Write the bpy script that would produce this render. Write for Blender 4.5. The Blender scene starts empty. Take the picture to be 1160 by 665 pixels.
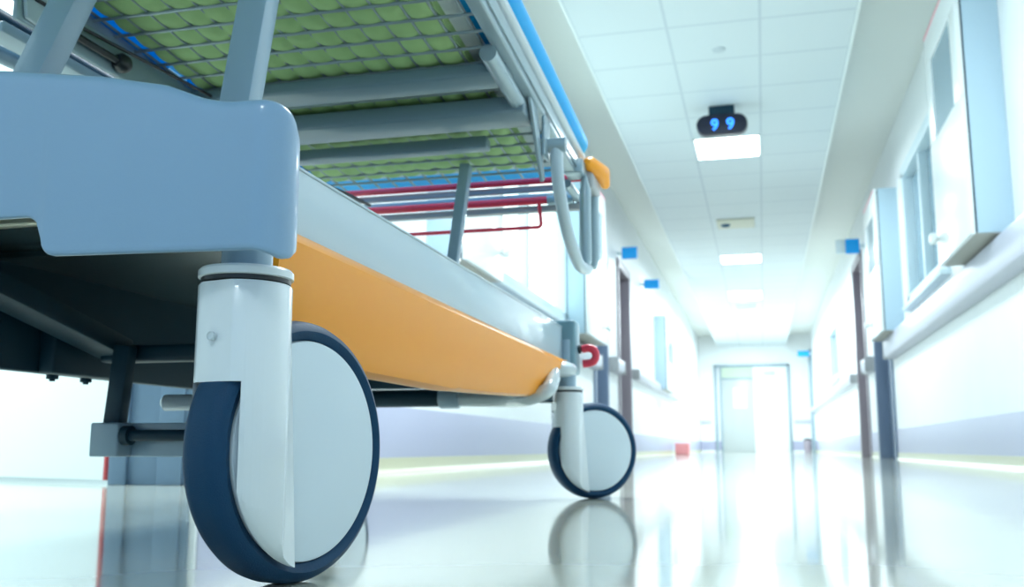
import bpy, bmesh, math, random
from mathutils import Vector, Matrix
random.seed(4)
D = bpy.data; COL = bpy.context.scene.collection; PI = math.pi
sc = bpy.context.scene

# ------------------------------------------------------------------ materials
def mat(name, col, rough=.4, metal=0., spec=.5, coat=0., emit=None, es=0., bump=None, var=0.):
    m = D.materials.new(name); m.use_nodes = True
    nt = m.node_tree; b = nt.nodes['Principled BSDF']
    b.inputs['Base Color'].default_value = (*col, 1)
    b.inputs['Roughness'].default_value = rough
    b.inputs['Metallic'].default_value = metal
    b.inputs['Specular IOR Level'].default_value = spec
    b.inputs['Coat Weight'].default_value = coat
    b.inputs['Coat Roughness'].default_value = .05
    if emit:
        b.inputs['Emission Color'].default_value = (*emit, 1); b.inputs['Emission Strength'].default_value = es
    tc = nt.nodes.new('ShaderNodeTexCoord')
    if bump:
        n = nt.nodes.new('ShaderNodeTexNoise'); n.inputs['Scale'].default_value = bump[0]; n.inputs['Detail'].default_value = 4
        nt.links.new(tc.outputs['Object'], n.inputs['Vector'])
        bp = nt.nodes.new('ShaderNodeBump'); bp.inputs['Strength'].default_value = bump[1]; bp.inputs['Distance'].default_value = .002
        nt.links.new(n.outputs['Fac'], bp.inputs['Height']); nt.links.new(bp.outputs['Normal'], b.inputs['Normal'])
    if var:
        n = nt.nodes.new('ShaderNodeTexNoise'); n.inputs['Scale'].default_value = 3; n.inputs['Detail'].default_value = 5
        nt.links.new(tc.outputs['Object'], n.inputs['Vector'])
        r = nt.nodes.new('ShaderNodeValToRGB')
        r.color_ramp.elements[0].color = (*[c*(1-var) for c in col], 1); r.color_ramp.elements[1].color = (*[min(1, c*(1+var)) for c in col], 1)
        r.color_ramp.elements[0].position = .35; r.color_ramp.elements[1].position = .65
        nt.links.new(n.outputs['Fac'], r.inputs['Fac']); nt.links.new(r.outputs['Color'], b.inputs['Base Color'])
    return m

M = {}
M['steel_blue'] = mat('steel_blue_paint', (.30, .43, .54), .38, coat=.25, bump=(400, .03))
M['cover'] = mat('cover_plastic', (.23, .38, .56), .36, coat=.35, bump=(500, .04), var=.02)
M['panel'] = mat('pale_panel_paint', (.50, .62, .70), .35, coat=.3)
M['orange'] = mat('orange_plastic', (1.0, .365, .015), .36, spec=.3)
M['white_plastic'] = mat('white_plastic', (.76, .82, .86), .25, coat=.4)
M['disc'] = mat('wheel_disc_plastic', (.70, .80, .88), .38, coat=.1)
M['tyre'] = mat('navy_rubber', (.003, .045, .11), .5, spec=.25, bump=(900, .25))
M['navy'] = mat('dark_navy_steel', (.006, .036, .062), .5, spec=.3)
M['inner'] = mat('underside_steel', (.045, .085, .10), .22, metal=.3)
M['black'] = mat('black_plastic', (.012, .016, .022), .4)
M['grey_steel'] = mat('grey_steel_tube', (.33, .44, .50), .3, metal=.25, coat=.2)
M['pale_tube'] = mat('pale_tube_paint', (.60, .68, .73), .25, coat=.4)
M['chrome'] = mat('chrome', (.75, .82, .88), .15, metal=1.)
M['wire'] = mat('wire_grey', (.30, .38, .42), .4, metal=.3)
M['green'] = mat('green_foam', (.36, .56, .24), .7, var=.06)
M['mattwhite'] = mat('white_fabric', (.55, .62, .66), .8)
M['blue'] = mat('bright_blue_vinyl', (.0, .42, .92), .45, spec=.3)
M['red'] = mat('red_paint', (.72, .03, .07), .35, coat=.3)
M['wall'] = mat('wall_paint', (.82, .86, .875), .45, var=.01)
M['wallroom'] = mat('side_room_paint', (.74, .82, .86), .5)
M['stripe'] = mat('lilac_wall_protection', (.42, .44, .58), .35)
M['beige'] = mat('beige_coving', (.52, .52, .36), .3)
M['rail'] = mat('lilac_rail_vinyl', (.50, .52, .62), .35)
M['railend'] = mat('grey_rail_endcap', (.36, .38, .40), .4)
M['cab'] = mat('cabinet_paint', (.80, .85, .86), .3, coat=.3)
M['cabside'] = mat('cabinet_side_paint', (.42, .57, .67), .35)
M['cabbottom'] = mat('cabinet_underside', (.45, .45, .42), .6)
M['glasspane'] = mat('dark_window_glass', (.24, .36, .44), .12, spec=.7)
M['frame'] = mat('white_window_frame', (.62, .74, .80), .4)
M['doorblue'] = mat('slate_blue_door', (.14, .20, .30), .35)
M['doorbrown'] = mat('mauve_brown_door', (.28, .25, .29), .35)
M['signblue'] = mat('sign_blue', (.0, .38, .95), .4)
M['signwhite'] = mat('sign_white', (.7, .82, .88), .4)
M['pink'] = mat('pink_marking', (.85, .35, .42), .5)
M['lamp'] = mat('lamp_diffuser', (1, 1, 1), .5, emit=(.86, 1., 1.), es=9)
M['lampframe'] = mat('lamp_frame', (.8, .86, .86), .4)
M['display'] = mat('display_black', (.005, .008, .03), .3)
M['digits'] = mat('digit_blue', (.0, .1, .8), .4, emit=(.03, .22, 1.), es=2.2)
M['doorwhite'] = mat('white_door_leaf', (.80, .88, .92), .4)
M['redtrim'] = mat('dark_red_edge', (.45, .05, .06), .5)
M['liftwhite'] = mat('pale_lift_door', (.80, .86, .86), .3)
M['liftgrey'] = mat('grey_lift_door', (.45, .50, .50), .35)
M['liftframe'] = mat('grey_lift_frame', (.30, .40, .46), .4)
M['sagegreen'] = mat('sage_transom', (.50, .60, .48), .5)
M['daylight'] = mat('daylit_frosted_glass', (.8, .9, .9), .3, emit=(.78, 1., .98), es=1.6)

def thin_vinyl():
    m = D.materials.new('thin_blue_vinyl'); m.use_nodes = True; nt = m.node_tree; out = nt.nodes['Material Output']; b = nt.nodes['Principled BSDF']
    b.inputs['Base Color'].default_value = (.0, .50, 1., 1); b.inputs['Roughness'].default_value = .4
    tr = nt.nodes.new('ShaderNodeBsdfTranslucent'); tr.inputs[0].default_value = (.0, .55, 1., 1)
    mx = nt.nodes.new('ShaderNodeMixShader'); mx.inputs[0].default_value = .75
    nt.links.new(b.outputs[0], mx.inputs[1]); nt.links.new(tr.outputs[0], mx.inputs[2]); nt.links.new(mx.outputs[0], out.inputs[0])
    return m
M['bluethin'] = thin_vinyl()
M['beam'] = mat('slate_beam_paint', (.17, .26, .32), .35, coat=.2)

def ceiling_mat():
    m = mat('ceiling_tiles', (.72, .80, .80), .6); nt = m.node_tree; b = nt.nodes['Principled BSDF']
    tc = nt.nodes.new('ShaderNodeTexCoord'); sp = nt.nodes.new('ShaderNodeSeparateXYZ'); nt.links.new(tc.outputs['Object'], sp.inputs[0])
    def mth(op, a, v=None):
        n = nt.nodes.new('ShaderNodeMath'); n.operation = op; nt.links.new(a, n.inputs[0])
        if v is not None:
            if isinstance(v, (int, float)): n.inputs[1].default_value = v
            else: nt.links.new(v, n.inputs[1])
        return n.outputs[0]
    def line(o, off, pitch, w):
        a = mth('ADD', o, off); a = mth('DIVIDE', a, pitch); a = mth('FRACT', a); a = mth('SUBTRACT', a, .5); a = mth('ABSOLUTE', a)
        return mth('GREATER_THAN', a, .5 - w)
    lx = line(sp.outputs['X'], 1.085+5.83, .583, .016); ly = line(sp.outputs['Y'], 60-.02, .6, .018)
    mx = mth('MAXIMUM', lx, ly)
    mix = nt.nodes.new('ShaderNodeMixRGB'); nt.links.new(mx, mix.inputs[0])
    mix.inputs[1].default_value = (.66, .73, .76, 1); mix.inputs[2].default_value = (.54, .61, .66, 1)
    nt.links.new(mix.outputs[0], b.inputs['Base Color'])
    return m
M['ceiling'] = ceiling_mat()
M['cove'] = mat('cove_plaster', (.75, .78, .76), .6)

def floor_mat():
    m = mat('polished_vinyl_floor', (.62, .64, .50), .09, spec=.6, coat=.3); nt = m.node_tree; b = nt.nodes['Principled BSDF']
    tc = nt.nodes.new('ShaderNodeTexCoord')
    n = nt.nodes.new('ShaderNodeTexNoise'); n.inputs['Scale'].default_value = 1.6; n.inputs['Detail'].default_value = 8
    nt.links.new(tc.outputs['Object'], n.inputs['Vector'])
    r = nt.nodes.new('ShaderNodeValToRGB')
    r.color_ramp.elements[0].color = (.49, .52, .45, 1); r.color_ramp.elements[1].color = (.60, .62, .53, 1)
    r.color_ramp.elements[0].position = .35; r.color_ramp.elements[1].position = .65
    nt.links.new(n.outputs['Fac'], r.inputs['Fac']); nt.links.new(r.outputs['Color'], b.inputs['Base Color'])
    n2 = nt.nodes.new('ShaderNodeTexNoise'); n2.inputs['Scale'].default_value = 5; n2.inputs['Detail'].default_value = 2
    nt.links.new(tc.outputs['Object'], n2.inputs['Vector'])
    bp = nt.nodes.new('ShaderNodeBump'); bp.inputs['Strength'].default_value = .06; bp.inputs['Distance'].default_value = .004
    nt.links.new(n2.outputs['Fac'], bp.inputs['Height']); nt.links.new(bp.outputs['Normal'], b.inputs['Normal'])
    nt.links.new(bp.outputs['Normal'], b.inputs['Coat Normal'])
    return m
M['floor'] = floor_mat()

# ------------------------------------------------------------------ mesh builder
class MB:
    def __init__(s): s.bm = bmesh.new()
    def merge(s, b2, mi=0):
        for f in b2.faces: f.material_index = mi
        me = D.meshes.new('tmp'); b2.to_mesh(me); b2.free()
        s.bm.from_mesh(me); D.meshes.remove(me)
        return s
    def box(s, x0, x1, y0, y1, z0, z1, bev=0., mi=0, rot=None, seg=3):
        b = bmesh.new(); bmesh.ops.create_cube(b, size=1)
        bmesh.ops.scale(b, vec=(abs(x1-x0), abs(y1-y0), abs(z1-z0)), verts=b.verts)
        if bev: bmesh.ops.bevel(b, geom=list(b.edges), offset=bev, segments=seg, profile=.5, affect='EDGES')
        if rot: bmesh.ops.transform(b, matrix=rot, verts=b.verts)
        bmesh.ops.translate(b, vec=((x0+x1)/2, (y0+y1)/2, (z0+z1)/2), verts=b.verts)
        return s.merge(b, mi)
    def bar(s, p, q, w, d, bev=.002, up=(0, 1, 0), mi=0):
        # rectangular bar from p to q; w across, d along "up" hint
        p, q = Vector(p), Vector(q); z = (q-p); L = z.length; z.normalize()
        y = Vector(up); y = (y - z*y.dot(z)).normalized(); x = y.cross(z)
        R = Matrix((x, y, z)).transposed().to_4x4(); c = (p+q)/2
        b = bmesh.new(); bmesh.ops.create_cube(b, size=1); bmesh.ops.scale(b, vec=(w, d, L), verts=b.verts)
        if bev: bmesh.ops.bevel(b, geom=list(b.edges), offset=bev, segments=2, profile=.5, affect='EDGES')
        bmesh.ops.transform(b, matrix=Matrix.Translation(c) @ R, verts=b.verts)
        return s.merge(b, mi)
    def tube(s, pts, r, n=16, fillet=0., mi=0, rr=None):
        P = [Vector(p) for p in pts]
        if fillet and len(P) > 2:
            out = [P[0]]
            for i in range(1, len(P)-1):
                a, b_, c = P[i-1], P[i], P[i+1]
                f = min(fillet, (a-b_).length*.49, (c-b_).length*.49)
                s0 = b_+(a-b_).normalized()*f; s1 = b_+(c-b_).normalized()*f
                for k in range(9):
                    t = k/8; out.append(s0*(1-t)**2+b_*2*t*(1-t)+s1*t*t)
            out.append(P[-1]); P = out
        b = bmesh.new(); rings = []
        T = [(P[min(i+1, len(P)-1)]-P[max(i-1, 0)]).normalized() for i in range(len(P))]
        u = Vector((0, 0, 1)) if abs(T[0].z) < .9 else Vector((1, 0, 0))
        for i, (p, t) in enumerate(zip(P, T)):
            u = (u-t*u.dot(t)).normalized(); v = t.cross(u); ra = rr[i] if rr else r
            rings.append([b.verts.new(p+(u*math.cos(2*PI*k/n)+v*math.sin(2*PI*k/n))*ra) for k in range(n)])
        for A, B in zip(rings, rings[1:]):
            for k in range(n): b.faces.new((A[k], A[(k+1) % n], B[(k+1) % n], B[k]))
        b.faces.new(rings[0][::-1]); b.faces.new(rings[-1])
        bmesh.ops.recalc_face_normals(b, faces=b.faces)
        return s.merge(b, mi)
    def lathe(s, prof, c=(0, 0, 0), axis='Z', n=64, mi=0, capped=True):
        # prof: list of (radius, height)
        b = bmesh.new(); rings = []
        for r, h in prof:
            ring = []
            for k in range(n):
                a = 2*PI*k/n; x, y = r*math.cos(a), r*math.sin(a)
                v = {'Z': (x, y, h), 'X': (h, x, y), 'Y': (x, h, y)}[axis]
                ring.append(b.verts.new(Vector(v)+Vector(c)))
            rings.append(ring)
        for A, B in zip(rings, rings[1:]):
            for k in range(n): b.faces.new((A[k], A[(k+1) % n], B[(k+1) % n], B[k]))
        if capped: b.faces.new(rings[0][::-1]); b.faces.new(rings[-1])
        else:
            A, B = rings[-1], rings[0]
            for k in range(n): b.faces.new((A[k], A[(k+1) % n], B[(k+1) % n], B[k]))
        bmesh.ops.remove_doubles(b, verts=b.verts, dist=1e-7)
        bmesh.ops.recalc_face_normals(b, faces=b.faces)
        return s.merge(b, mi)
    def prism(s, poly, axis, a0, a1, bev=0., mi=0):
        # poly in the plane normal to axis: X->(y,z)  Y->(x,z)  Z->(x,y)
        f = {'X': lambda p, a: (a, p[0], p[1]), 'Y': lambda p, a: (p[0], a, p[1]), 'Z': lambda p, a: (p[0], p[1], a)}[axis]
        b = bmesh.new()
        A = [b.verts.new(f(p, a0)) for p in poly]; B = [b.verts.new(f(p, a1)) for p in poly]
        b.faces.new(A); b.faces.new(B[::-1])
        for i in range(len(poly)):
            j = (i+1) % len(poly); b.faces.new((A[i], B[i], B[j], A[j]))
        bmesh.ops.recalc_face_normals(b, faces=b.faces)
        if bev:
            es = [e for e in b.edges if e.calc_face_angle(0) > .5]
            bmesh.ops.bevel(b, geom=es, offset=bev, segments=3, profile=.5, affect='EDGES')
        return s.merge(b, mi)
    def build(s, name, mats, parent=None, smooth=35):
        me = D.meshes.new(name); s.bm.normal_update(); s.bm.to_mesh(me); s.bm.free()
        for m in (mats if isinstance(mats, (list, tuple)) else [mats]): me.materials.append(m)
        for p in me.polygons: p.use_smooth = True
        if smooth is not None: me.set_sharp_from_angle(angle=math.radians(smooth))
        o = D.objects.new(name, me); COL.objects.link(o)
        if parent: o.parent = parent
        return o

def thing(name, label, cat, loc=(0, 0, 0), rz=0, group=None):
    o = D.objects.new(name, None); COL.objects.link(o); o.location = loc; o.rotation_euler = (0, 0, rz); o.empty_display_size = .1
    o['label'] = label; o['category'] = cat
    if group: o['group'] = group
    return o
def tag(o, label, cat, group=None):
    o['label'] = label; o['category'] = cat
    if group: o['group'] = group
    return o
def struct(o): o['kind'] = 'structure'; return o
def copy_tree(o, parent=None):
    c = o.copy(); COL.objects.link(c)
    if parent: c.parent = parent
    for ch in list(o.children): copy_tree(ch, c)
    return c
def boolean(target_mb, cutter_mb, op):
    a = target_mb.build('tmp_a', M['white_plastic'], smooth=None); c = cutter_mb.build('tmp_c', M['white_plastic'], smooth=None)
    md = a.modifiers.new('b', 'BOOLEAN'); md.operation = op; md.object = c; md.solver = 'EXACT'
    dg = bpy.context.evaluated_depsgraph_get(); me = D.meshes.new_from_object(a.evaluated_get(dg))
    r = MB(); r.bm.from_mesh(me); D.meshes.remove(me)
    D.objects.remove(a); D.objects.remove(c)
    for f in r.bm.faces: f.material_index = 0
    return r

# ------------------------------------------------------------------ the corridor
XR, XL, YE, YB = 1.27, -1.58, 26.5, -4.0
CZ = 2.78
struct(MB().box(-5.2, XR+.3, YB, YE+.3, -.1, 0).build('floor', M['floor']))
# right wall, with openings left for the doors and windows
def wall_x(name, x0, x1, ya, yb, ztop, holes, m):
    # wall slab between x0 and x1 with rectangular holes [(y0, y1, z0, z1)]
    mb = MB(); ys = sorted({ya, yb, *[h[0] for h in holes], *[h[1] for h in holes]})
    for a, b in zip(ys, ys[1:]):
        hs = [h for h in holes if h[0] <= a+1e-6 and h[1] >= b-1e-6]
        if not hs: mb.box(x0, x1, a, b, 0, ztop)
        else:
            h = hs[0]
            if h[2] > .001: mb.box(x0, x1, a, b, 0, h[2])
            mb.box(x0, x1, a, b, h[3], ztop)
    return struct(mb.build(name, m))
RW_holes = [(7.05, 8.85, 1.34, 2.48), (10.30, 11.7, 0, 2.12), (12.65, 13.8, 0, 2.5), (17.0, 19.0, 1.3, 2.2)]
wall_x('wall_right', XR, XR+.3, YB, YE, 3.1, RW_holes, M['wall'])
LW_holes = [(5.35, 8.03, 1.17, 2.45), (9.5, 10.3, 0, 2.1), (11.2, 12.2, 0, 2.26)]
wall_x('wall_left', XL-.29, XL, 2.55, YE, 3.1, LW_holes, M['wall'])
w = MB().box(XL-.29, XL, YB, .3, 0, 3.1).box(XL-.29, XL, .3, 2.55, 2.3, 3.1)
struct(w.build('wall_left_near', M['wall']))
struct(MB().box(-5.2, XR+.3, YE, YE+.3, 0, 3.1).build('wall_far', M['wall']))
# side room beyond the doorway on the left
struct(MB().box(-5.2, -5.0, YB, 6, 0, 3.1).box(-5.0, XL-.29, 5.5, 5.7, 0, 3.1).box(-5.0, XL-.29, YB, YB+.2, 0, 3.1).build('wall_side_room', M['wallroom']))
struct(MB().box(-5.2, XL-.29, YB, 6, 2.85, 2.95).build('ceiling_side_room', M['cove']))
# ceiling: lowered tile field and higher plaster margins
struct(MB().box(-1.085, .66, YB, YE, CZ, CZ+.05).build('ceiling', M['ceiling']))
struct(MB().box(XL-.3, XR+.3, YB, YE+.3, 3.05, 3.15).build('ceiling_margin', M['cove']))
t = MB()
t.box(-1.10, -1.085, YB, YE, CZ-.002, 3.05); t.box(.66, .68, YB, YE, CZ-.006, 3.05)
struct(t.build('trim_1', M['lampframe']))
# wall protection bands and coved skirting
def segs(holes, ya, yb):
    hs = sorted([h for h in holes if h[2] < .01]); out = []; a = ya
    for h in hs: out.append((a, h[0]-.06)); a = h[1]+.06
    out.append((a, yb)); return out
def band(side, ya, yb):
    x = XR if side > 0 else XL
    s = -side
    a = MB().box(x+s*.006, x, ya, yb, .062, .29, .002).build('trim_2' if side > 0 else 'trim_3', M['stripe']); struct(a)
    b = MB().prism([(x, 0), (x+s*.022, 0), (x+s*.012, .010), (x+s*.008, .022), (x+s*.008, .064), (x, .068)], 'Y', ya, yb).build(
        'baseboard_right' if side > 0 else 'baseboard_left', M['beige']); struct(b)
for a, b in segs(RW_holes, YB, YE): band(1, a, b)
for a, b in segs(LW_holes, 2.56, YE): band(-1, a, b)
struct(MB().box(XL, XR, YE-.006, YE, .062, .29).build('trim_4', M['stripe']))

# handrails (separate lengths between the doors)
def handrail(side, ya, yb, label, zt=1.17, zb=.965):
    x = XR if side > 0 else XL; s = -side; P = lambda d, z: (x+s*d, z)
    t = thing('wall_handrail', label, 'handrail', (x, (ya+yb)/2, zb), 0, 'handrails along the corridor walls')
    x = 0; zt -= zb; ym = (ya+yb)/2; ya -= ym; yb -= ym; zb = 0
    poly = [P(.0, zt), P(.075, zt), P(.092, zt-.012), P(.10, zt-.035), P(.10, zb+.05), P(.088, zb+.018), P(.06, zb), P(.0, zb)]
    MB().prism(poly, 'Y', ya+.04, yb-.04).build('rail_cover', M['rail'], t)
    for e0, e1 in ((ya, ya+.042), (yb-.042, yb)):
        cx = x+s*.05
        MB().box(min(x, x+s*.104), max(x, x+s*.104), e0, e1, zb-.004, zt+.004, .012).build('end_cap', M['railend'], t)
    return t
handrail(1, 3.0, 10.15, 'long lilac wall handrail under the window on the right wall')
handrail(1, 11.9, 12.45, 'short piece of handrail between the two dark doors on the right wall', 1.15, .98)
handrail(1, 14.0, 25.6, 'handrail on the right wall running past the brown door to the corridor end', 1.10, .98)
handrail(-1, 2.9, 9.4, 'handrail on the left wall behind the stretcher', 1.0, .86)
handrail(-1, 10.45, 11.05, 'short piece of handrail between two door frames on the left wall', 1.08, .93)
handrail(-1, 12.35, 18.5, 'handrail on the left wall below the distant wall cabinet', 1.09, .97)

# windows
def window(name, side, y0, y1, z0, z1, glass, mull=()):
    x = XR if side > 0 else XL; s = side
    fr = MB(); w = .055
    X0, X1 = sorted((x-s*.02, x+s*.12))
    fr.box(X0, X1, y0-.03, y1+.03, z0-.04, z0+w, .006); fr.box(X0, X1, y0-.03, y1+.03, z1-w, z1+.04, .006)
    fr.box(X0, X1, y0-.03, y0+w, z0, z1, .006); fr.box(X0, X1, y1-w, y1+.03, z0, z1, .006)
    for m_ in mull: fr.box(X0+.02, X1-.02, m_-.03, m_+.03, z0+w, z1-w, .004)
    f = fr.build(name, M['frame']); struct(f)
    a, b = sorted((x+s*.07, x+s*.085))
    MB().box(a, b, y0+w-.01, y1-w+.01, z0+w-.01, z1-w+.01).build('pane', glass, f)
    a, b = sorted((x-s*.07, x+s*.02))
    MB().box(a, b, y0-.05, y1+.05, z0-.075, z0-.04, .006).build('window_sill', M['frame'], f)
    return f
window('window_1', 1, 7.05, 8.85, 1.34, 2.48, M['glasspane'], (8.05,))
window('window_2', 1, 17.0, 19.0, 1.3, 2.2, M['glasspane'])
window('window_3', -1, 5.35, 8.03, 1.17, 2.45, M['daylight'], (6.7,))

# doors in the side walls
def side_door(name, side, y0, y1, z1, m, fm):
    x = XR if side > 0 else XL; s = side
    a, b = sorted((x+s*.10, x+s*.14))
    d = MB().box(a, b, y0+.05, y1-.05, .005, z1-.05, .003).build(name, m); struct(d)
    f = MB(); a, b = sorted((x-s*.02, x+s*.16))
    f.box(a, b, y0-.05, y0+.05, 0, z1, .004); f.box(a, b, y1-.05, y1+.05, 0, z1, .004); f.box(a, b, y0-.05, y1+.05, z1-.05, z1+.05, .004)
    f.build('door_frame', fm, d)
    h = MB(); hx = x+s*.09
    h.lathe([(.025, -.004), (.025, .004)], (hx, y0+.12, 1.02), 'X', 20); h.tube([(hx, y0+.12, 1.02), (hx-s*.045, y0+.12, 1.02), (hx-s*.045, y0+.25, 1.02)], .009, 10, .015)
    h.build('door_handle', M['chrome'], d)
    return d
side_door('door_1', 1, 10.30, 11.7, 2.12, M['doorblue'], M['doorblue'])
side_door('door_2', 1, 12.65, 13.8, 2.5, M['doorbrown'], M['doorbrown'])
side_door('door_3', -1, 9.5, 10.3, 2.1, M['doorblue'], M['doorblue'])
side_door('door_4', -1, 11.2, 12.2, 2.26, M['doorbrown'], M['doorbrown'])
# thin blue-grey post at the far end on the right
struct(MB().box(XR-.08, XR, 25.9, 26.1, 0, 2.6, .005).build('trim_5', M['liftframe']))

# open white door leaf in the side room, with its red edge, on the left
import math as _m
p0 = Vector((-1.885, 2.60, 0)); p1 = Vector((-2.78, 2.97, 0)); dv = p1-p0; ang = _m.atan2(dv.y, dv.x)
dl = MB().box(0, dv.length, 0, .04, .012, 2.15, .002).build('door_5', M['doorwhite']); dl.location = p0; dl.rotation_euler = (0, 0, ang); struct(dl)
e = MB().box(-.012, .0, -.004, .044, .012, 2.15).box(.004, .016, -.012, -.002, .012, 2.15).build('edge_strip', M['redtrim'], dl)
q = MB()
q.box(-1.868, -1.60, 2.535, 2.55, 0, 2.3, .002)
q.box(-1.85, -1.80, 2.52, 2.535, 0, 2.3, .003); q.box(-1.70, -1.62, 2.525, 2.535, 0, 2.3, .003)
struct(q.build('trim_6', mat('shaded_jamb_tone', (.12, .20, .30), .4)))  # doorway end face; its blue-grey shade is put into the colour

# wall cabinets
def cabinet(side, y0, y1, z0, z1, depth, label, knob_far=True):
    x = XR if side > 0 else XL; s = -side
    t = thing('wall_cabinet', label, 'cabinet', (x, (y0+y1)/2, z0), 0, 'wall cabinets along the corridor')
    L = lambda X: s*X
    def bx(mb, d0, d1, a, b, c, d, bev=.003):
        X0, X1 = sorted((L(d0), L(d1))); m_ = (y0+y1)/2
        return mb.box(X0, X1, a-m_, b-m_, c-z0, d-z0, bev)
    bx(MB(), 0, depth-.036, y0, y1, z0+.004, z1).build('body', M['cabside'], t)
    bx(MB(), depth-.037, depth-.025, y0+.008, y1-.008, z0+.012, z1-.008, 0).build('door_gap_shade', M['navy'], t)  # dark slab set in the door gap to imitate its shade
    bx(MB(), .004, depth-.03, y0+.006, y1-.006, z0, z0+.006, 0).build('underside', M['cabbottom'], t)
    # door with a window opening near its top
    wz0, wz1 = z1-.70, z1-.20; wy0, wy1 = y0+.17, y1-.17
    d = MB()
    bx(d, depth-.026, depth, y0, y1, z0, wz0); bx(d, depth-.026, depth, y0, y1, wz1, z1)
    bx(d, depth-.026, depth, y0, wy0, wz0-.01, wz1+.01); bx(d, depth-.026, depth, wy1, y1, wz0-.01, wz1+.01)
    dd = d.build('door', M['cab'], t)
    bx(MB(), depth-.018, depth-.010, wy0-.01, wy1+.01, wz0-.01, wz1+.01, 0).build('glass', M['glasspane'], dd)
    k = MB(); yk = (y1-.06 if knob_far else y0+.06)-(y0+y1)/2
    k.lathe([(.001, .05), (.025, .05), (.036, .040), (.034, .018), (.016, .008), (.016, 0)][::-1], (0, 0, 0), 'X', 20)
    kk = k.build('knob', M['cab'], dd); kk.location = (L(depth), yk, .16); kk.scale = (s, 1, 1)
    bx(MB(), depth-.002, depth+.001, y0+.01, y1-.01, z1-.022, z1-.004, 0).build('top_marking', M['pink'], dd)
    return t
cabinet(1, 5.28, 6.22, 1.18, 2.62, .21, 'large wall cabinet nearest the camera on the right wall, above the handrail')
cabinet(1, 9.30, 10.25, 1.15, 2.47, .20, 'wall cabinet on the right wall just beyond the window')
cabinet(-1, 4.5, 5.2, 1.02, 2.40, .21, 'wall cabinet on the left wall seen through the gap above the stretcher base')
cabinet(-1, 8.0, 9.0, 1.05, 2.45, .21, 'wall cabinet on the left wall behind the hanging side rail')
cabinet(-1, 15.2, 16.4, 1.0, 2.15, .20, 'small distant wall cabinet far down the left wall')

# blue projecting door signs
def sign(x0, x1, y, z0, z1, label, white=None):
    t = thing('projecting_sign', label, 'sign', ((x0+x1)/2, y, z0), 0, 'blue projecting signs')
    cx = (x0+x1)/2
    MB().box(x0-cx, x1-cx, -.015, .015, 0, z1-z0, .012).build('sign_plate', M['signblue'], t)
    wx = XR if x0 > 0 else XL
    a, b = sorted((wx-cx, (x1 if x0 > 0 else x0)-cx))
    MB().box(a-.004, b+.004, -.008, .008, (z1-z0)*.35, (z1-z0)*.65, .002).build('wall_bracket', M['signwhite'], t)
    if white:
        MB().box(white[0]-cx, white[1]-cx, -.012, .012, .005, z1-z0-.005, .006).build('white_end', M['signwhite'], t)
    return t
sign(-1.52, -1.34, 11.2, 2.29, 2.43, 'blue sign over the first door frame on the left wall')
sign(-1.53, -1.32, 13.5, 2.30, 2.43, 'blue sign further back and lower on the left wall')
sign(1.05, 1.21, 12.2, 2.42, 2.60, 'blue sign above the brown door on the right wall', (.94, 1.05))
sign(.92, 1.20, 25.5, 2.38, 2.52, 'small far blue sign at the end of the right wall')

# end wall: lift door
d = MB().box(-.20, .66, YE-.05, YE-.02, 0, 2.22, .004).build('door_6', M['liftwhite']); struct(d)
MB().box(-1.02, -.20, YE-.045, YE-.02, 0, 1.90, .004).build('grey_leaf', M['liftgrey'], d)
MB().box(-1.02, -.20, YE-.05, YE-.02, 1.93, 2.22, .004).build('transom', M['sagegreen'], d)
MB().box(-.72, -.38, YE-.052, YE-.04, 1.15, 1.68, .003).build('leaf_window', M['liftwhite'], d)
MB().box(.06, .36, YE-.06, YE-.045, 1.98, 2.10, .004).build('notice_plate', M['sagegreen'], d)
f = MB(); f.box(-1.19, -1.13, YE-.08, YE, 0, 2.28, .004); f.box(.66, .72, YE-.08, YE, 0, 2.28, .004); f.box(-1.19, .72, YE-.08, YE, 2.22, 2.28, .004)
f.box(-1.05, -1.01, YE-.07, YE, 0, 2.2, .003); f.box(-1.05, -.2, YE-.07, YE, 1.90, 1.94, .003)
f.build('door_frame', M['liftframe'], d)
struct(MB().box(XL, -1.3, YE-.05, YE, .76, .84, .004).box(.80, XR, YE-.05, YE, .76, .84, .004).build('trim_7', M['rail']))

# small things on the floor far away
tb = thing('storage_box', 'small red box on the floor by the distant left wall', 'box', (-1.38, 17.6, 0))
MB().box(-.12, .12, -.12, .12, .0, .17, .012).build('body', mat('faded_red_plastic', (.75, .28, .30), .5), tb)
MB().box(-.13, .13, -.13, .13, .165, .20, .01).build('lid', mat('faded_red_lid', (.8, .36, .38), .5), tb)
tb = thing('waste_bin', 'tiny dark bin on the floor at the far end of the right side', 'bin', (1.05, 25.2, 0))
MB().lathe([(.08, 0), (.10, .30), (.10, .31), (.095, .31)], n=24).build('body', M['doorbrown'], tb)
MB().lathe([(.001, .345), (.08, .335), (.104, .31), (.104, .30)][::-1], n=24).build('lid', M['black'], tb)

# ceiling lights
def light(y0, y1, label, x0=-.50, x1=.083, es=None):
    t = thing('ceiling_light', label, 'ceiling light', ((x0+x1)/2, (y0+y1)/2, CZ), 0, 'square ceiling lights')
    w, h = (x1-x0)/2, (y1-y0)/2
    f = MB(); k = .02
    f.box(-w, w, -h, -h+k, -.008, .0, .002); f.box(-w, w, h-k, h, -.008, 0, .002); f.box(-w, -w+k, -h, h, -.008, 0, .002); f.box(w-k, w, -h, h, -.008, 0, .002)
    f.build('frame', M['lampframe'], t)
    MB().box(-w+k, w-k, -h+k, h-k, -.006, -.001).build('diffuser', M['lamp'], t)
    return t
light(8.38, 9.02, 'large bright square ceiling light just behind the hanging display')
light(13.8, 14.4, 'second bright ceiling light along the corridor, past the ceiling vent')
light(17.1, 18.1, 'third bright ceiling light along the corridor')
light(20.4, 21.0, 'farthest bright ceiling light near the corridor end')
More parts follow.
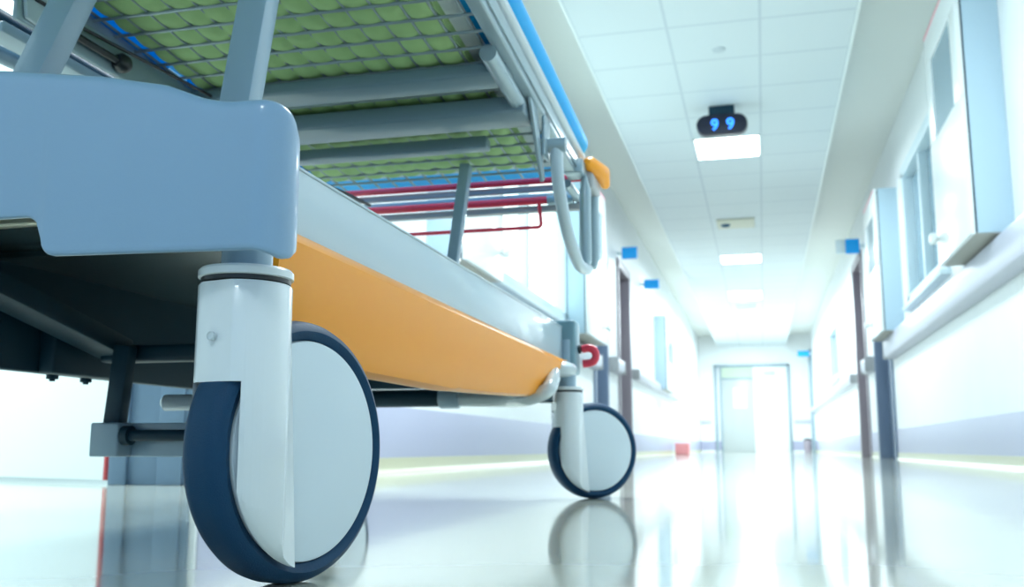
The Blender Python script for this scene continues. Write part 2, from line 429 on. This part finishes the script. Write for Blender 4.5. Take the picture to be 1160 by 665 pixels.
light(-2.3, -1.7, 'ceiling light behind the camera, out of the picture')
light(3.0, 3.6, 'ceiling light overhead above the stretcher, out of the picture')
# far grilles
def vent(y, x, wx, wy, label, m=M['railend']):
    t = thing('ceiling_vent', label, 'vent', (x, y, CZ))
    f = MB(); f.box(-wx, wx, -wy, -wy+.02, -.012, 0, .002); f.box(-wx, wx, wy-.02, wy, -.012, 0, .002); f.box(-wx, -wx+.02, -wy, wy, -.012, 0, .002); f.box(wx-.02, wx, -wy, wy, -.012, 0, .002)
    f.build('frame', M['lampframe'], t)
    MB().box(-wx+.02, wx-.02, -wy+.02, wy-.02, -.004, 0).build('backing', m, t)
    s_ = MB(); n = 5
    for i in range(n):
        yy = -wy+.02+(i+.5)*(2*wy-.04)/n
        s_.box(-wx+.02, wx-.02, yy-.012, yy+.012, -.011, -.004, .001)
    s_.build('louvres', M['lampframe'], t)
    return t
vent(18.9, -.22, .2, .22, 'grey ceiling vent between the third and farthest ceiling lights')
t = thing('ceiling_sensor_panel', 'flat beige ceiling panel with a dark round spot, beyond the hanging display', 'ceiling panel', (-.22, 11.77, CZ))
MB().box(-.22, .22, -.24, .24, -.02, 0, .01).build('panel', mat('beige_panel', (.62, .63, .52), .5), t)
MB().lathe([(.001, -.05), (.04, -.045), (.06, -.02)], (-.12, 0, 0), n=24).build('sensor_dome', M['navy'], t)
t = thing('smoke_detector', 'tiny round smoke detector on the ceiling tile in front of the hanging display', 'smoke detector', (-.19, 6.45, CZ))
MB().lathe([(.001, -.012), (.03, -.012), (.042, -.008), (.045, 0)], n=24).build('dome', M['mattwhite'], t)

# hanging display
t = thing('hanging_display', 'black capsule-shaped ceiling display showing two blue digits', 'display', (-.22, 7.6, CZ))
b = MB(); pts = []
for k in range(17): a = -PI/2+PI*k/16; pts.append((.117+.080*math.cos(a), -.158+.080*math.sin(a)))
for k in range(17): a = PI/2+PI*k/16; pts.append((-.117+.080*math.cos(a), -.158+.080*math.sin(a)))
b.prism(pts, 'Y', -.05, .05, .01).build('housing', M['display'], t)
MB().box(-.10, .10, -.03, .03, -.11, 0, .008).build('mount', M['navy'], t)
for x in (-.055, .065):
    c = D.curves.new('digit', 'FONT'); c.body = '9'; c.size = .125; c.extrude = .002; c.align_x = 'CENTER'; c.offset = .002
    o = D.objects.new('digit_tmp', c); COL.objects.link(o)
    me = D.meshes.new_from_object(o.evaluated_get(bpy.context.evaluated_depsgraph_get())); D.objects.remove(o)
    me.materials.clear(); me.materials.append(M['digits'])
    g = D.objects.new('digit', me); COL.objects.link(g); g.parent = t; g.location = (x, -.053, -.205); g.rotation_euler = (PI/2, 0, 0)

# ------------------------------------------------------------------ the stretcher
ST = thing('hospital_stretcher', 'blue-grey wheeled hospital stretcher with an orange side panel and large white-disc castors', 'stretcher', (-.67, 1.38, 0))
OX, OY = -.67, 1.38
def part(mb, name, m, parent=None, smooth=35):
    # meshes written in world coordinates; shifted so the parent's origin is kept
    bmesh.ops.translate(mb.bm, vec=(-OX, -OY, 0), verts=mb.bm.verts)
    return mb.build(name, m, parent or ST, smooth)

# castor, local frame: origin on the floor under the swivel, +Y trailing direction, +X outer face
def make_caster(R=.104, name='castor'):
    tr = .060; wz = R; rs = .0355
    cyl = MB().lathe([(rs, .010), (rs, .2275), (rs-.0012, .2292)], n=96)
    pb = bmesh.new(); rows = []
    for zz, ue in ((.0, .0415), (.205, .0262)):
        ps = [(0, -.02)]+[((rs-.0002)*math.sin(a), -(rs-.0002)*math.cos(a)) for a in [math.radians(70+50*k/10) for k in range(11)]]+[(.0238, ue), (0, ue)]
        rows.append([pb.verts.new((n_, u_, zz)) for n_, u_ in ps])
    for k in range(len(rows[0])):
        k2 = (k+1) % len(rows[0]); pb.faces.new((rows[0][k], rows[0][k2], rows[1][k2], rows[1][k]))
    pb.faces.new(rows[0]); pb.faces.new(rows[1][::-1]); bmesh.ops.recalc_face_normals(pb, faces=pb.faces)
    plate = MB(); plate.merge(pb)
    half = [(.0915, 0), (.0915, .0235), (.0908, .0265), (.0885, .0300), (.0840, .0330), (.0760, .0360), (.0600, .0390), (.0300, .0400)]
    keep = MB().lathe([(r_, -n_) for r_, n_ in half[::-1]]+half[1:], (0, tr, wz), 'X', 128)
    keep = boolean(keep, MB().box(-.06, .06, tr-.0914, tr+.0914, wz, .3), 'UNION')
    cyl = boolean(cyl, plate, 'UNION')
    h = boolean(cyl, keep, 'INTERSECT')
    h = boolean(h, MB().box(-.0235, .0235, -.2, .2, -.01, .1535), 'DIFFERENCE')
    h = boolean(h, MB().box(-.06, -.0262, -.2, .2, -.01, .1535), 'DIFFERENCE')
    # parting line and rivet
    h = boolean(h, MB().box(-.0004, .0003, -.06, -.0350, .1535, .25), 'DIFFERENCE')
    hs = h.build(name, M['white_plastic'], ST, 40)
    # dark groove and top cap
    MB().lathe([(rs-.0015, .2302), (rs-.0015, .2345)], n=64).build('seal_ring', M['black'], hs)
    MB().lathe([(rs-.001, .2336), (rs+.0006, .2343), (rs+.0006, .2392), (rs-.001, .2412), (.022, .2420)], n=96).build('cap', M['white_plastic'], hs)
    MB().lathe([(.0195, .24), (.0195, .345)], n=48).build('stem', M['steel_blue'], hs)
    rv = MB().lathe([(.0034, -.002), (.0034, .0003), (.0027, .0007), (.0024, .0000), (.001, .0000)], (0, 0, 0), 'Y', 24).build('rivet', M['pale_tube'], hs)
    a = math.radians(-90); rv.location = (rs*math.cos(a), rs*math.sin(a), .187); rv.rotation_euler = (0, 0, a-PI/2)
    sw = MB()
    for k in range(3): sw.lathe([(.0035, .0155+k*.002), (.0052, .0165+k*.002), (.0035, .0175+k*.002)], (-.002, 0, .256+k*.0025), 'Y', 20)
    ss = sw.build('coil_screw', M['chrome'], hs); ss.rotation_euler = (0, 0, PI)
    # tyre
    w = .020
    prof = [(R-.016, -.0165), (R-.014, -.0185), (R-.009, -w), (R-.004, -w+.003), (R-.001, -w+.008), (R, -w+.013), (R, 0), (R, w-.013), (R-.001, w-.008), (R-.004, w-.003), (R-.009, w), (R-.014, .0185), (R-.016, .0165)]
    MB().lathe(prof, (0, tr, wz), 'X', 160, capped=False).build('tyre', M['tyre'], hs)
    d = R-.0155
    dp = [(.001, -.0215), (.03, -.0214), (d-.008, -.0200), (d-.002, -.0185), (d-.001, -.016), (d-.001, .016), (d-.002, .0185), (d-.008, .0200), (.03, .0214), (.001, .0215)]
    MB().lathe(dp, (0, tr, wz), 'X', 128).build('wheel_disc', M['disc'], hs)
    MB().box(-.0233, .0233, .020, .024, .125, .153).build('slot_lining', M['black'], hs)
    return hs
def place(c, x, y, az): c.location = (x-OX, y-OY, 0); c.rotation_euler = (0, 0, -math.radians(az)); return c
c0 = make_caster(); place(c0, -.3840, .6745, 13)
c1 = copy_tree(c0); place(c1, -.403, 2.066, 54); c1.scale = (.972, .972, .972)
c2 = copy_tree(c0); place(c2, -.95, 2.045, 10)
c3 = copy_tree(c0); place(c3, -.95, .700, 15)
for c in (c1, c2, c3): c.parent = ST

# near end cover: a shell that wraps round the corners
CXm = -.67
def end_cover(yf, sgn, name):
    K = .969; kx = lambda x: x*K; kz = lambda z: .105+(z-.105)*K
    xe, r = -.3275, .024; stations = []
    zt_pts = [(-.67, .418), (-.594, .412), (-.50, .398), (-.44, .385), (-.405, .3705), (-.385, .3665), (-.36, .3660), (-.3375, .3655)]
    def ztop(x):
        x = x/K
        for (a, za), (b, zb) in zip(zt_pts, zt_pts[1:]):
            if x <= b: return kz(za+(zb-za)*(x-a)/(b-a))
        return kz(zt_pts[-1][1])
    def zbot(x):
        x = x/K
        if x < -.562: return kz(.286)
        if x < -.545: u = (x+.562)/.017; return kz(.286-.012*(1-math.sqrt(max(0, 1-u*u))))
        if x < -.542: return kz(.274-.008*(x+.545)/.003)
        if x < -.530: u = (x+.542)/.012; return kz(.266-.0125*math.sqrt(max(0, 1-(1-u)**2)))
        return kz(.2535-.004*(x+.53)/.2)
    xs = [-.67+.108*k/10 for k in range(10)]+[-.562+.017*k/10 for k in range(11)]+[-.542+.012*k/10 for k in range(11)]+[-.52+k*.01 for k in range(14)]+[-.383, -.375, -.367]
    path = [(x*K if x > -.66 else x, 0.) for x in xs]
    for k in range(17): a = -PI/2+PI/2*k/16; path.append((xe-r+r*math.cos(a), r+r*math.sin(a)))
    path += [(xe-.001, r+.008), (xe-.004, r+.014)]
    th = .006
    # per station: cross-section polygon (offset from front, z)
    b = bmesh.new(); rings = []
    for side in (0, 1):
        P = path if side == 0 else [(2*CXm-x, y) for x, y in path]
        if side == 0: seq = P
        else: continue
        full = [(2*CXm-x, y) for x, y in P[::-1]][:-1]+P
        for i, (x, y) in enumerate(full):
            xa, ya = full[max(i-1, 0)]; xb, yb = full[min(i+1, len(full)-1)]
            tx, ty = xb-xa, yb-ya; L = math.hypot(tx, ty); nx, ny = ty/L, -tx/L   # outward
            xm = x if x > CXm else 2*CXm-x
            yy = max(0, y-r*.3) 
            tt = min(1, y/.036); zt = ztop(xm)-.030*(1-math.sqrt(1-tt*tt)); zb = zbot(xm)-.0045*min(1, y/.012)+.012*max(0, (y-.016)/.022)**2
            e_ = .005; sec = []
            for (o_, z) in ((-th, zb), (-.0015, zb), (-.0004, zb+.0012), (0, zb+.004), (0, zt-.012), (-.0006, zt-.006), (-.0022, zt-.002), (-.005, zt), (-.014, zt), (-.014, zt-.004), (-th, zt-.01)):
                sec.append((x+nx*o_, yf+sgn*(y+ny*o_), z))
            rings.append([b.verts.new(p) for p in sec])
    n = len(rings[0])
    for A, B in zip(rings, rings[1:]):
        for k in range(n): b.faces.new((A[k], A[(k+1) % n], B[(k+1) % n], B[k]))
    b.faces.new(rings[0]); b.faces.new(rings[-1][::-1])
    bmesh.ops.recalc_face_normals(b, faces=b.faces)
    mb = MB(); mb.merge(b); return part(mb, name, M['cover'], smooth=50)
end_cover(.615, 1, 'end_cover')

# right side: grey panel and orange skirt; left side panel; underside
part(MB().box(-.90, -.44, .655, .80, .336, .3445, .002).box(-.90, -.44, .80, .815, .325, .345, .002), 'floor_sheen_plate', mat('floor_sheen_metal', (.42, .42, .34), .28, metal=.7))  # added plate; olive metal imitates floor light reflected under the base
def side_panel(xo, s, name, m):
    mb = MB(); mb.box(min(xo, xo-s*.012), max(xo, xo-s*.012), .69, 2.06, .285, .364, .003)
    return part(mb, name, m)
side_panel(-.410, 1, 'side_panel', M['panel'])
part(MB().box(-.43, -.4085, .70, 2.05, .3615, .3645, .001), 'panel_lip', M['panel'])
def skirt(xo, s, name, m):
    b = bmesh.new(); rings = []
    N = 60
    for i in range(N+1):
        y = .745+(2.02-.745)*i/N
        if y < 1.30: zb = .183
        else:
            u = (y-1.30)/(2.02-1.30); zb = .185+.029*u**1.5+.06*max(0, (u-.62)/.38)**2.2
        if y < .80: zb = .183+.03*((.80-y)/.055)**2
        zt = .303-.006*(y-.8); zc = .287-.004*(y-.8)
        if zb > zc-.01: zc = (zt+zb)/2
        mid = (zc+zb)/2
        sec = [(-.004, zt), (.006, zt-.002), (.020, zc+.003), (.0225, zc-.001), (.0215, mid+.01), (.016, mid-.012), (.010, zb+.014), (.004, zb+.004), (-.006, zb), (-.03, zb+.002), (-.03, zb+.006), (-.004, zb+.008), (.003, zb+.016), (.003, zt-.006)]
        rings.append([b.verts.new((xo+s*(d_-.006), y, z)) for d_, z in sec])
    n = len(rings[0])
    for A, B in zip(rings, rings[1:]):
        for k in range(n): b.faces.new((A[k], A[(k+1) % n], B[(k+1) % n], B[k]))
    b.faces.new(rings[0]); b.faces.new(rings[-1][::-1]); bmesh.ops.recalc_face_normals(b, faces=b.faces)
    mb = MB(); mb.merge(b); return part(mb, name, m, smooth=28)
o = skirt(-.410, 1, 'orange_skirt', M['orange']); o['label'] = 'glossy orange side skirt'
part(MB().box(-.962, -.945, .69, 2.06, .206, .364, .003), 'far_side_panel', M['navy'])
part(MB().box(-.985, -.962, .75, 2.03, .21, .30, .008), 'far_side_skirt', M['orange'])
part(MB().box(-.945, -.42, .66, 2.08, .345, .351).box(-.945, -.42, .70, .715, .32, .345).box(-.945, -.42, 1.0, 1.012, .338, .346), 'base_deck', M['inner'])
part(MB().box(-.93, -.43, 2.085, 2.10, .255, .37, .004), 'far_end_cover', M['cover'])
pp = MB().box(-.432, -.382, 2.05, 2.11, .262, .378, .006); part(pp, 'corner_post', mat('teal_grey_post', (.17, .31, .38), .4))
# fixing bolts on lower edge of the left panel
for y in (1.16, 1.23):
    part(MB().lathe([(.008, .200), (.008, .207)], (-.953, y, 0), n=16).lathe([(.004, .197), (.004, .201)], (-.953, y, 0), n=12), 'bolt', M['navy'])
part(MB().box(-.945, -.92, 1.12, 1.27, .205, .27, .004), 'bolt_plate', M['navy'])
# inner frame
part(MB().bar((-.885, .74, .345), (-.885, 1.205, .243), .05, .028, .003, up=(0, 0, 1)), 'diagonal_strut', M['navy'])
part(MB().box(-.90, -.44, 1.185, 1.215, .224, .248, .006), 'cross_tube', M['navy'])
part(MB().bar((-.846, 1.17, .245), (-.856, 1.17, .135), .026, .020, .003), 'hanging_arm', M['navy'])
blk = part(MB().box(-.872, -.828, 1.14, 1.21, .094, .139, .003).box(-.83, -.55, 1.17, 1.21, .094, .139, .002), 'linkage_bracket', M['steel_blue'])
sh = MB(); sh.tube([(-.822, 1.15, .122), (-.55, 1.15, .122)], .0075, 16); sh.lathe([(.013, -.826), (.013, -.815)], (0, 1.15, .122), 'X', 20)
part(sh, 'link_rod', M['navy'], blk)
part(MB().tube([(-.838, 1.25, .170), (-.832, 1.25, .170), (-.55, 1.25, .170)], .0115, 20, rr=[.006, .0115, .0115]), 'pedal_tube', M['pale_tube'])
part(MB().box(-.46, -.43, .75, 2.05, .20, .22, .003).box(-.90, -.44, 1.88, 1.90, .225, .245, .003), 'frame_rail', M['navy'])
bb = MB().tube([(-.93, 1.95, .209), (-.645, 1.95, .209)], .0185, 24); bar = part(bb, 'brake_bar', M['navy'])
part(MB().lathe([(.0205, -.650), (.0225, -.647), (.0225, -.610), (.0205, -.607)], (0, 1.95, .209), 'X', 32), 'collar', M['steel_blue'], bar)
part(MB().tube([(-.607, 1.95, .205), (-.50, 1.93, .202), (-.43, 1.82, .198), (-.386, 1.80, .212), (-.394, 1.88, .246), (-.412, 1.96, .262)], .0145, 24, .05), 'pedal_arm', M['pale_tube'], bar)
kn = MB()
kn.lathe([(.022, -.014), (.034, -.010), (.038, -.003), (.038, .004), (.032, .012), (.018, .018), (.001, .019)], (-.407, 1.995, .266), n=40)
part(kn, 'pedal_knob', M['pale_tube'], bar)
# red curled lever at the far corner
pts = [(-.374, 2.09, .318), (-.362, 2.09, .320)]+[(-.360+.0165*math.cos(a), 2.09, .3035+.0165*math.sin(a)) for a in [PI/2-k*PI/8 for k in range(9)]]+[(-.372, 2.09, .286)]
lv = part(MB().tube(pts, .0088, 14), 'release_lever', M['red']); lv['label'] = 'small red curled lever'
part(MB().tube([(-.390, 2.09, .318), (-.376, 2.09, .318)], .006, 12).lathe([(.010, -.381), (.010, -.376)], (0, 2.09, .318), 'X', 16), 'lever_pin', M['black'], lv)

# lifting legs
part(MB().bar((-.497, .82, .33), (-.487, .88, .67), .034, .026, .003), 'lift_leg', M['steel_blue'])
part(MB().bar((-.80, .83, .35), (-.69, .885, .70), .034, .030, .003), 'lift_leg', M['steel_blue'])
lg = part(MB().bar((-.590, 1.79, .34), (-.560, 1.83, .67), .021, .024, .002), 'lift_leg', M['steel_blue'])
# deck frame
DZ = .700
def dpart(mb, name, m, parent=None, smooth=35):
    for v in mb.bm.verts: v.co.z -= .07*(v.co.y-1.5)     # the deck slopes gently down towards the far end
    return part(mb, name, m, parent, smooth)
dpart(MB().box(-.374, -.350, .30, 1.955, .690, .716, .004).box(-.350, -.346, .30, 1.955, .700, .722, .001), 'deck_side_beam', M['grey_steel'])
dpart(MB().box(-.955, -.928, .30, 1.955, .665, .712, .004), 'deck_side_beam', M['grey_steel'])
dpart(MB().box(-.94, -.365, 1.395, 1.45, .672, .694, .005), 'cross_beam', M['beam'])
dpart(MB().box(-.94, -.365, 1.515, 1.585, .660, .690, .005), 'cross_beam', M['beam'])
dpart(MB().box(-.90, -.47, 1.66, 1.69, .662, .684, .004), 'cross_beam', M['beam'])
dpart(MB().tube([(-.378, 1.34, .680), (-.378, 1.54, .680)], .0135, 20), 'pivot_tube', M['grey_steel'])
# wire mesh
wm = MB()
ys = []; y = .36
while y < 1.95:
    ys.append(y); wm.tube([(-.936, y, DZ), (-.373, y, DZ)], .0026, 8); y += .050
x = -.918
while x < -.38:
    wm.tube([(x, .33, DZ+.003), (x, 1.955, DZ+.003)], .0023, 8); x += .0405
dpart(wm, 'wire_mesh', M['wire'])
# rails along the right side
dpart(MB().tube([(-.360, .32, .729), (-.360, 1.98, .729)], .0090, 16), 'side_tube', M['pale_tube'])
dpart(MB().tube([(-.353, .32, .748), (-.353, 1.99, .748)], .0100, 16), 'side_tube', M['pale_tube'])
# hanging side rail
sr = dpart(MB().tube([(-.352, 1.64, .646), (-.318, 1.64, .646)], .0130, 24).box(-.356, -.350, 1.61, 1.655, .62, .70, .002), 'side_rail', M['grey_steel'])
dpart(MB().tube([(-.336, 1.64, .645), (-.336, 1.655, .58), (-.336, 1.73, .515), (-.336, 1.86, .480), (-.336, 1.95, .50)], .0115, 18, .06), 'rail_arm', M['panel'], sr)
for y, z0, z1 in ((1.93, .492, .69), (2.03, .52, .705)):
    dpart(MB().tube([(-.336, y-.005, z0), (-.336, y, z0+.02), (-.336, y+.005, z1-.03), (-.336, y+.004, z1)], .012, 18, rr=[.007, .013, .012, .004]), 'rail_post', M['grey_steel'], sr)
# blade brackets
dpart(MB().prism([(1.52, .70), (1.575, .70), (1.64, .585), (1.625, .575), (1.60, .60)], 'X', -.362, -.356, .001), 'bracket_blade', M['grey_steel'])
# corner bumper
cb = part(MB().tube([(-.330, 1.93, .690), (-.328, 1.945, .690), (-.316, 2.03, .692), (-.314, 2.07, .675)], .022, 20, rr=[.006, .015, .018, .010]), 'corner_bumper', M['orange']); cb['label'] = 'orange corner bumper'
part(MB().box(-.350, -.322, 1.95, 2.05, .640, .676, .008), 'bumper_mount', M['railend'], cb)
part(MB().box(-.375, -.335, 1.90, 1.96, .66, .69, .004), 'bumper_arm', M['grey_steel'])
# red foot end frame
def fpart(mb, name, m, parent=None):
    for v in mb.bm.verts: v.co = Vector((v.co.x*.93, v.co.y*.93, .105+(v.co.z-.105)*.93))
    return part(mb, name, m, parent)
rf = fpart(MB().tube([(-1.06, 2.25, .748), (-.40, 2.25, .748)], .0095, 12), 'foot_end_bar', M['red']); rf['label'] = 'upper red foot end bar'
r2 = fpart(MB().tube([(-.95, 2.25, .698), (-.475, 2.25, .698)], .0095, 12), 'foot_end_bar', M['red']); r2['label'] = 'lower red foot end bar'
fpart(MB().tube([(-.505, 2.25, .698), (-.498, 2.25, .632), (-.84, 2.25, .632), (-.94, 2.25, .632), (-.94, 2.25, .698)], .0048, 10, .012), 'wire_loop', M['red'], r2)
fpart(MB().box(-1.04, -.42, 2.26, 2.275, .724, .740, .003), 'grey_bar', M['railend'], rf)
fpart(MB().box(-.97, -.40, 2.255, 2.275, .672, .688, .003), 'grey_bar', M['railend'], r2)
fpart(MB().box(-1.04, -.40, 2.27, 2.30, .700, .722, .003), 'white_bar', M['pale_tube'], rf)
fpart(MB().tube([(-.482, 2.25, .698), (-.42, 2.25, .698)], .014, 14), 'bar_socket', M['grey_steel'], r2)
for x in (-.41, -1.05): fpart(MB().tube([(x, 2.27, .70), (x, 2.12, .70)], .010, 12), 'bar_arm', M['grey_steel'])
# backrest mechanism at the left side
part(MB().box(-.924, -.915, 1.00, 1.60, .655, .706, .003), 'mechanism_rail', M['grey_steel'])
part(MB().tube([(-.907, 1.02, .690), (-.907, 1.12, .690), (-.870, 1.44, .688)], .0028, 8), 'cable', M['black'])
gs = part(MB().tube([(-.905, 1.07, .672), (-.905, 1.20, .672)], .0055, 14).lathe([(.001, 1.186), (.009, 1.188), (.014, 1.196), (.014, 1.206), (.009, 1.214), (.001, 1.216)], (-.905, 0, .672), 'Y', 20), 'gas_spring', M['black'])
part(MB().prism([(1.00, .715), (1.09, .715), (1.10, .675), (1.06, .655), (1.01, .660)], 'X', -.914, -.908, .002).lathe([(.012, -.908), (.012, -.902)], (0, 1.065, .695), 'X', 20), 'hinge_plate', M['panel'])
part(MB().tube([(-1.0, .90, .68), (-1.0, 1.9, .655)], .011, 14), 'far_side_tube', M['grey_steel'])
part(MB().tube([(-1.02, .80, .71), (-1.02, 1.9, .69)], .012, 14), 'far_side_tube', M['navy'])
part(MB().tube([(-1.02, .95, .74), (-1.02, .99, .655), (-1.0, 1.08, .64), (-1.0, 1.3, .665)], .012, 14, .04), 'far_rail_arm', M['steel_blue'])
part(MB().box(-.975, -.935, 1.0, 1.5, .640, .655, .003), 'linkage_channel', M['steel_blue'])
# cable clip seen below the deck
part(MB().tube([(-.86, 1.60, .66), (-.84, 1.7, .62), (-.84, 1.85, .64), (-.83, 1.98, .64)], .004, 8, .05), 'cable', M['black'])

# ------------------------------------------------------------------ mattress
mt = thing('mattress', 'bright blue mattress with a green underside lying on the stretcher deck', 'mattress', (-.655, 1.2, DZ))
mx, my = -.655, 1.2
def mpart(mb, name, m, smooth=40):
    for v in mb.bm.verts: v.co.z -= .07*(v.co.y-1.5)
    bmesh.ops.translate(mb.bm, vec=(-mx, -my, -DZ), verts=mb.bm.verts); return mb.build(name, m, mt, smooth)
mb = MB().prism([(-.955, .745), (-.94, .722), (-.40, .722), (-.385, .735), (-.375, .760), (-.350, .770), (-.341, .786), (-.345, .806), (-.37, .817), (-.93, .815), (-.95, .80), (-.96, .775)], 'Y', .30, 2.02, .008)
mpart(mb, 'cover', M['blue'])
for ya, yb in ((.35, 1.345), (1.40, 1.50), (1.62, 1.95)):
    mpart(MB().box(-.9255, -.9235, ya, yb, .704, .735, .0005), 'cover_flap', M['bluethin'])
# underside sheet that bulges through the mesh
def sheet(x0, x1, y0, y1, zb, amp, name, m, px=.0405, py=.05, x00=-.918, y00=.36):
    b = bmesh.new(); nx = int((x1-x0)/.0405*6); ny = int((y1-y0)/.05*6)
    V = []
    for j in range(ny+1):
        row = []
        for i in range(nx+1):
            X = x0+(x1-x0)*i/nx; Y = y0+(y1-y0)*j/ny
            fx = abs(math.sin(PI*(X-x00)/px)); fy = abs(math.sin(PI*(Y-y00)/py))
            row.append(b.verts.new((X, Y, zb-amp*(fx**.35)*(fy**.35))))
        V.append(row)
    for j in range(ny):
        for i in range(nx): b.faces.new((V[j][i], V[j+1][i], V[j+1][i+1], V[j][i+1]))
    # close into a slab
    r = bmesh.ops.extrude_face_region(b, geom=list(b.faces)); vs = [v for v in r['geom'] if isinstance(v, bmesh.types.BMVert)]
    for v in vs: v.co.z = .724
    bmesh.ops.recalc_face_normals(b, faces=b.faces)
    mb = MB(); mb.merge(b); return mpart(mb, name, m, 60)
sheet(-.897, -.425, .32, 1.88, .7075, .0115, 'underside_pad', M['green'])
mpart(MB().box(-.898, -.398, .31, 1.93, .7145, .7235, .001), 'underside_lining', M['mattwhite'])

# ------------------------------------------------------------------ light
def area(name, loc, rot, sx, sy, power, col):
    l = D.lights.new(name, 'AREA'); l.shape = 'RECTANGLE'; l.size = sx; l.size_y = sy; l.energy = power; l.color = col
    o = D.objects.new(name, l); COL.objects.link(o); o.location = loc; o.rotation_euler = rot; return o
W_ = (.84, .95, 1.)
for y, e in ((-2.0, 14), (3.3, 74), (8.7, 44), (11.5, 14), (14.1, 52), (17.6, 66), (20.7, 88), (23.8, 100)):  # those without a fixture, mid-corridor and last, are added fill light
    if e: area('ceiling_lamp_and_fill', (-.21, y, CZ-.03), (0, 0, 0), .55, .6, e, W_)
area('side_room_lamp', (-3.2, 2.0, 2.8), (0, 0, 0), 1.5, 1.5, 130, (.80, .96, 1.))
w = D.worlds.new('World'); sc.world = w; w.use_nodes = True
bg = w.node_tree.nodes['Background']; bg.inputs[0].default_value = (.42, .70, 1., 1); bg.inputs[1].default_value = .85

# ------------------------------------------------------------------ camera
f, VX, VY, CX, CY, H = 1108., 865., 508., 580., 332.5, .105
pitch = math.atan((VY-CY)/f); yaw = math.atan((VX-CX)/f*math.cos(pitch))
Fw = Vector((-math.sin(yaw)*math.cos(pitch), math.cos(yaw)*math.cos(pitch), math.sin(pitch)))
Rt = Vector((math.cos(yaw), math.sin(yaw), 0)); Up = Rt.cross(Fw)
cam = D.cameras.new('camera'); co = D.objects.new('camera', cam); COL.objects.link(co)
co.matrix_world = Matrix.Translation((0, 0, H)) @ Matrix((Rt, Up, -Fw)).transposed().to_4x4()
cam.sensor_width = 36; cam.lens = f/1160*36; cam.clip_start = .01; cam.clip_end = 100
cam.dof.use_dof = True; cam.dof.focus_distance = .82; cam.dof.aperture_fstop = 11
sc.camera = co
sc.view_settings.view_transform = 'Standard'; sc.view_settings.look = 'None'
sc.view_settings.exposure = 0.5; sc.view_settings.gamma = 1; sc.view_settings.use_curve_mapping = False
